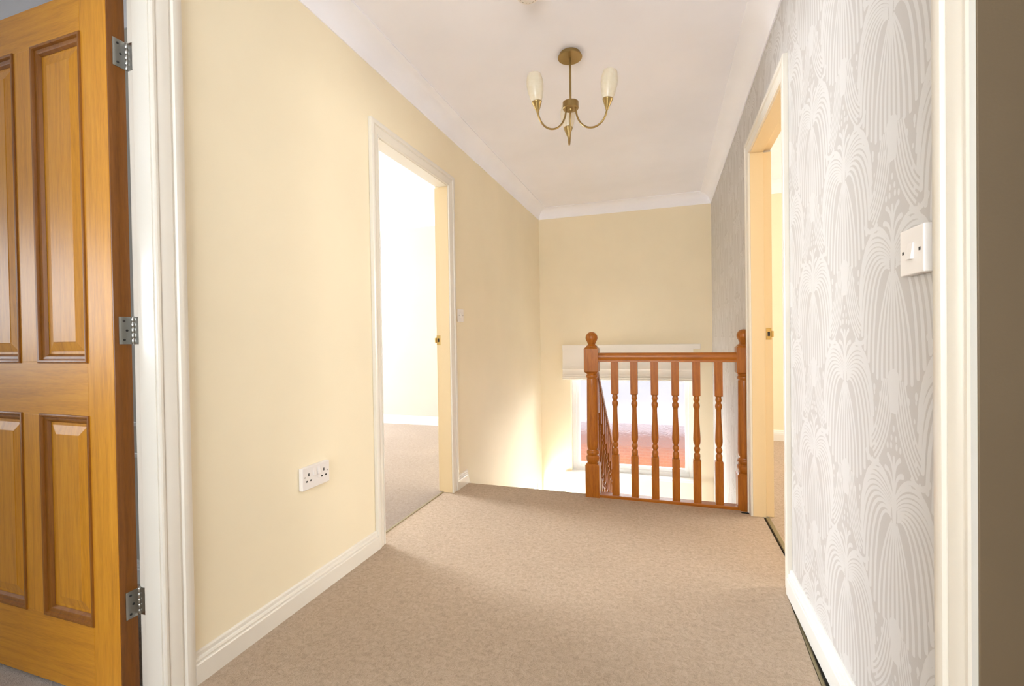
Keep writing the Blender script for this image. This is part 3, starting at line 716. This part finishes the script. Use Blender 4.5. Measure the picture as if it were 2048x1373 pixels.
# room on the right
W3 = (3.10, 4.70, 0.65, 2.15); RX1 = 4.60
structure('floor_study', bx(XR + 0.081, RX1, 1.45, 4.88, -0.02, -0.001), M['carpet'], 'beige carpet in the room through the right doorway', 'floor')
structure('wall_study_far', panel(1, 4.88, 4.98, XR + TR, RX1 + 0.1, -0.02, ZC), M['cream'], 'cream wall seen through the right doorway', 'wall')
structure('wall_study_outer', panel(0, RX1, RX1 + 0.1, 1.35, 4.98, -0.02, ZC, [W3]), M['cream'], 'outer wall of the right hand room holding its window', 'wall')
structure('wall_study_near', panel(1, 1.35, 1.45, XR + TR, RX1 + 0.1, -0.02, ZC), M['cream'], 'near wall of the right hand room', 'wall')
skirt('baseboard_study', 'white skirting board through the right doorway', (XR + TR, 4.88, 0), (RX1, 4.88, 0), (0, -1, 0), 'white', 1.1)
cov_run('trim_14', 'white coving in the room through the right doorway', (XR + TR, 4.88, ZC), (RX1, 4.88, ZC), (0, -1, 0))
frame_window('window_4', 'window of the right hand room', 0, RX1 + 0.02, *W3)
frame_window('fill_window_5', 'added unseen window behind the viewpoint for fill light', 1, YF - 0.08, *W0)  # added opening, out of view, for the fill lamp behind the camera
frame_window('fill_window_6', 'added low window beside the stairs for stairwell fill light', 0, XR + 0.04, *W6)  # added, hidden below the landing edge, to brighten the stairwell
frame_window('fill_window_7', 'added low window above the half landing for stairwell fill light', 0, XL - TL, *W7)  # second added opening, unseen, to light the papered wall across the stairs
# dark cupboard behind the near right frame
structure('wall_cupboard', panel(0, 1.30, 1.36, YF, 1.35, -0.02, ZC), M['taupe'], 'dark back wall inside the cupboard at the right edge', 'wall')
structure('floor_cupboard', bx(XR + 0.05, 1.30, YF, 1.35, -0.012, -0.001), M['taupe'], 'dark cupboard floor at the right edge', 'floor')
structure('wall_cupboard_end', panel(1, YF - 0.1, YF, XR + TR, 1.36, -0.02, ZC), M['taupe'], 'end wall of the dark cupboard', 'wall')

# ------------------------------------------------------------------ outdoors beyond the obscure glass
structure('ground', bx(-30, 30, 5.4, 60, -2.95, -2.85), M['paving'], 'paved yard below the stair window', 'ground')
gar = empty('brick_outbuilding', (0, 10, -2.85), 'red brick outbuilding with a pale tiled roof seen blurred through the window', 'building')
obj('wall', bx(-5, 5.5, 9.6, 13.6, -2.85, -1.18), M['brick'], gar)
obj('fascia', bx(-5.2, 5.7, 9.4, 9.58, -1.18, -0.72), M['fascia'], gar)
bm = bmesh.new(); v = [bm.verts.new(p) for p in ((-5.2, 9.35, -0.72), (5.7, 9.35, -0.72), (5.7, 11.6, 0.02), (-5.2, 11.6, 0.02), (-5.2, 13.85, -0.72), (5.7, 13.85, -0.72))]
for f in ((0, 1, 2, 3), (3, 2, 5, 4), (0, 3, 4), (1, 5, 2), (0, 4, 5, 1)): bm.faces.new([v[i] for i in f])
obj('roof', bm, M['tile'], gar)
ho = empty('distant_house', (-6, 24, -2.85), 'pale distant house at the left of the stair window view', 'house')
obj('wall', bx(-9.5, -4.6, 24, 30, -2.85, 0.2), M['render'], ho)
bm = bmesh.new(); v = [bm.verts.new(p) for p in ((-9.8, 23.7, 0.2), (-4.3, 23.7, 0.2), (-4.3, 30.3, 0.2), (-9.8, 30.3, 0.2), (-9.8, 27, 2.0), (-4.3, 27, 2.0))]
for f in ((0, 1, 5, 4), (2, 3, 4, 5), (0, 4, 3), (1, 2, 5), (0, 3, 2, 1)): bm.faces.new([v[i] for i in f])
obj('roof', bm, M['tile'], ho)

# ------------------------------------------------------------------ light
def area(name, loc, target, sx, sy, power, col):
    l = bpy.data.lights.new(name, 'AREA'); l.shape = 'RECTANGLE'; l.size = sx; l.size_y = sy; l.energy = power; l.color = col
    o = bpy.data.objects.new(name, l); C.objects.link(o); o.location = loc
    d = Vector(target) - Vector(loc); o.rotation_euler = d.to_track_quat('-Z', 'Y').to_euler(); return o
P = (235, 17, 74, 29, 700, 8, 22)
area('bedroom_daylight', (BX0 - 0.12, (W2[0] + W2[1]) / 2, (W2[2] + W2[3]) / 2), (0, (W2[0] + W2[1]) / 2, (W2[2] + W2[3]) / 2), 1.45, 1.65, P[0], (0.92, 0.965, 1.0))
area('side_room_daylight', (SX0 - 0.12, (W1[0] + W1[1]) / 2, 1.34), (0, (W1[0] + W1[1]) / 2, 1.34), 1.35, 0.9, P[1], (0.84, 0.92, 1.0))
area('study_daylight', (RX1 + 0.14, (W3[0] + W3[1]) / 2, 1.475), (0, (W3[0] + W3[1]) / 2, 1.475), 1.55, 1.45, P[2], (1.0, 0.96, 0.88))
area('landing_fill', ((W0[0] + W0[1]) / 2, YF - 0.12, 1.475), ((W0[0] + W0[1]) / 2, 0, 1.5), 1.3, 1.2, P[3], (0.90, 0.955, 1.0))  # added soft fill from behind the camera
area('well_fill', (XR + TR + 0.03, (W6[0] + W6[1]) / 2, (W6[2] + W6[3]) / 2), (0, (W6[0] + W6[1]) / 2, (W6[2] + W6[3]) / 2 + 0.05), 1.3, 0.5, P[5], (0.96, 0.98, 1.0))  # added lamp lifting the lower left side of the stairwell
area('half_landing_fill', (XL - TL - 0.03, (W7[0] + W7[1]) / 2, (W7[2] + W7[3]) / 2), (0, (W7[0] + W7[1]) / 2, (W7[2] + W7[3]) / 2 + 0.05), 0.62, 0.5, P[6], (0.96, 0.98, 1.0))  # added lamp lifting the far right wall of the stairwell
area('stair_sky', (-0.36, 8.6, 2.1), (-0.36, 5.0, 0.3), 9.0, 2.2, P[4], (0.95, 0.97, 1.0))
w = bpy.data.worlds.new('overcast'); bpy.context.scene.world = w; w.use_nodes = True
bg = w.node_tree.nodes['Background']; bg.inputs['Color'].default_value = (0.90, 0.95, 1.0, 1); bg.inputs['Strength'].default_value = 0.85

# ------------------------------------------------------------------ camera
f_px, yaw, pitch, roll, h = 924.59, 0.3194, -0.0107, -0.0152, 0.9989
fwv = Vector((-math.sin(yaw) * math.cos(pitch), math.cos(yaw) * math.cos(pitch), math.sin(pitch)))
r0 = Vector((math.cos(yaw), math.sin(yaw), 0)); u0 = r0.cross(fwv)
r1 = math.cos(roll) * r0 + math.sin(roll) * u0; u1 = -math.sin(roll) * r0 + math.cos(roll) * u0
cd = bpy.data.cameras.new('camera'); cd.sensor_fit = 'HORIZONTAL'; cd.sensor_width = 36; cd.lens = f_px * 36 / 2048; cd.clip_start = 0.02
cam = bpy.data.objects.new('camera', cd); C.objects.link(cam)
cam.matrix_world = Matrix(((r1.x, u1.x, -fwv.x, 0), (r1.y, u1.y, -fwv.y, 0), (r1.z, u1.z, -fwv.z, h), (0, 0, 0, 1)))
sc = bpy.context.scene; sc.camera = cam
sc.view_settings.view_transform = 'Standard'; sc.view_settings.look = 'None'; sc.view_settings.gamma = 1; sc.view_settings.use_curve_mapping = False
sc.view_settings.exposure = 1.2
try:
    sc.cycles.max_bounces = 14; sc.cycles.diffuse_bounces = 10; sc.cycles.use_denoising = True
    sc.cycles.sample_clamp_indirect = 8
except Exception: pass
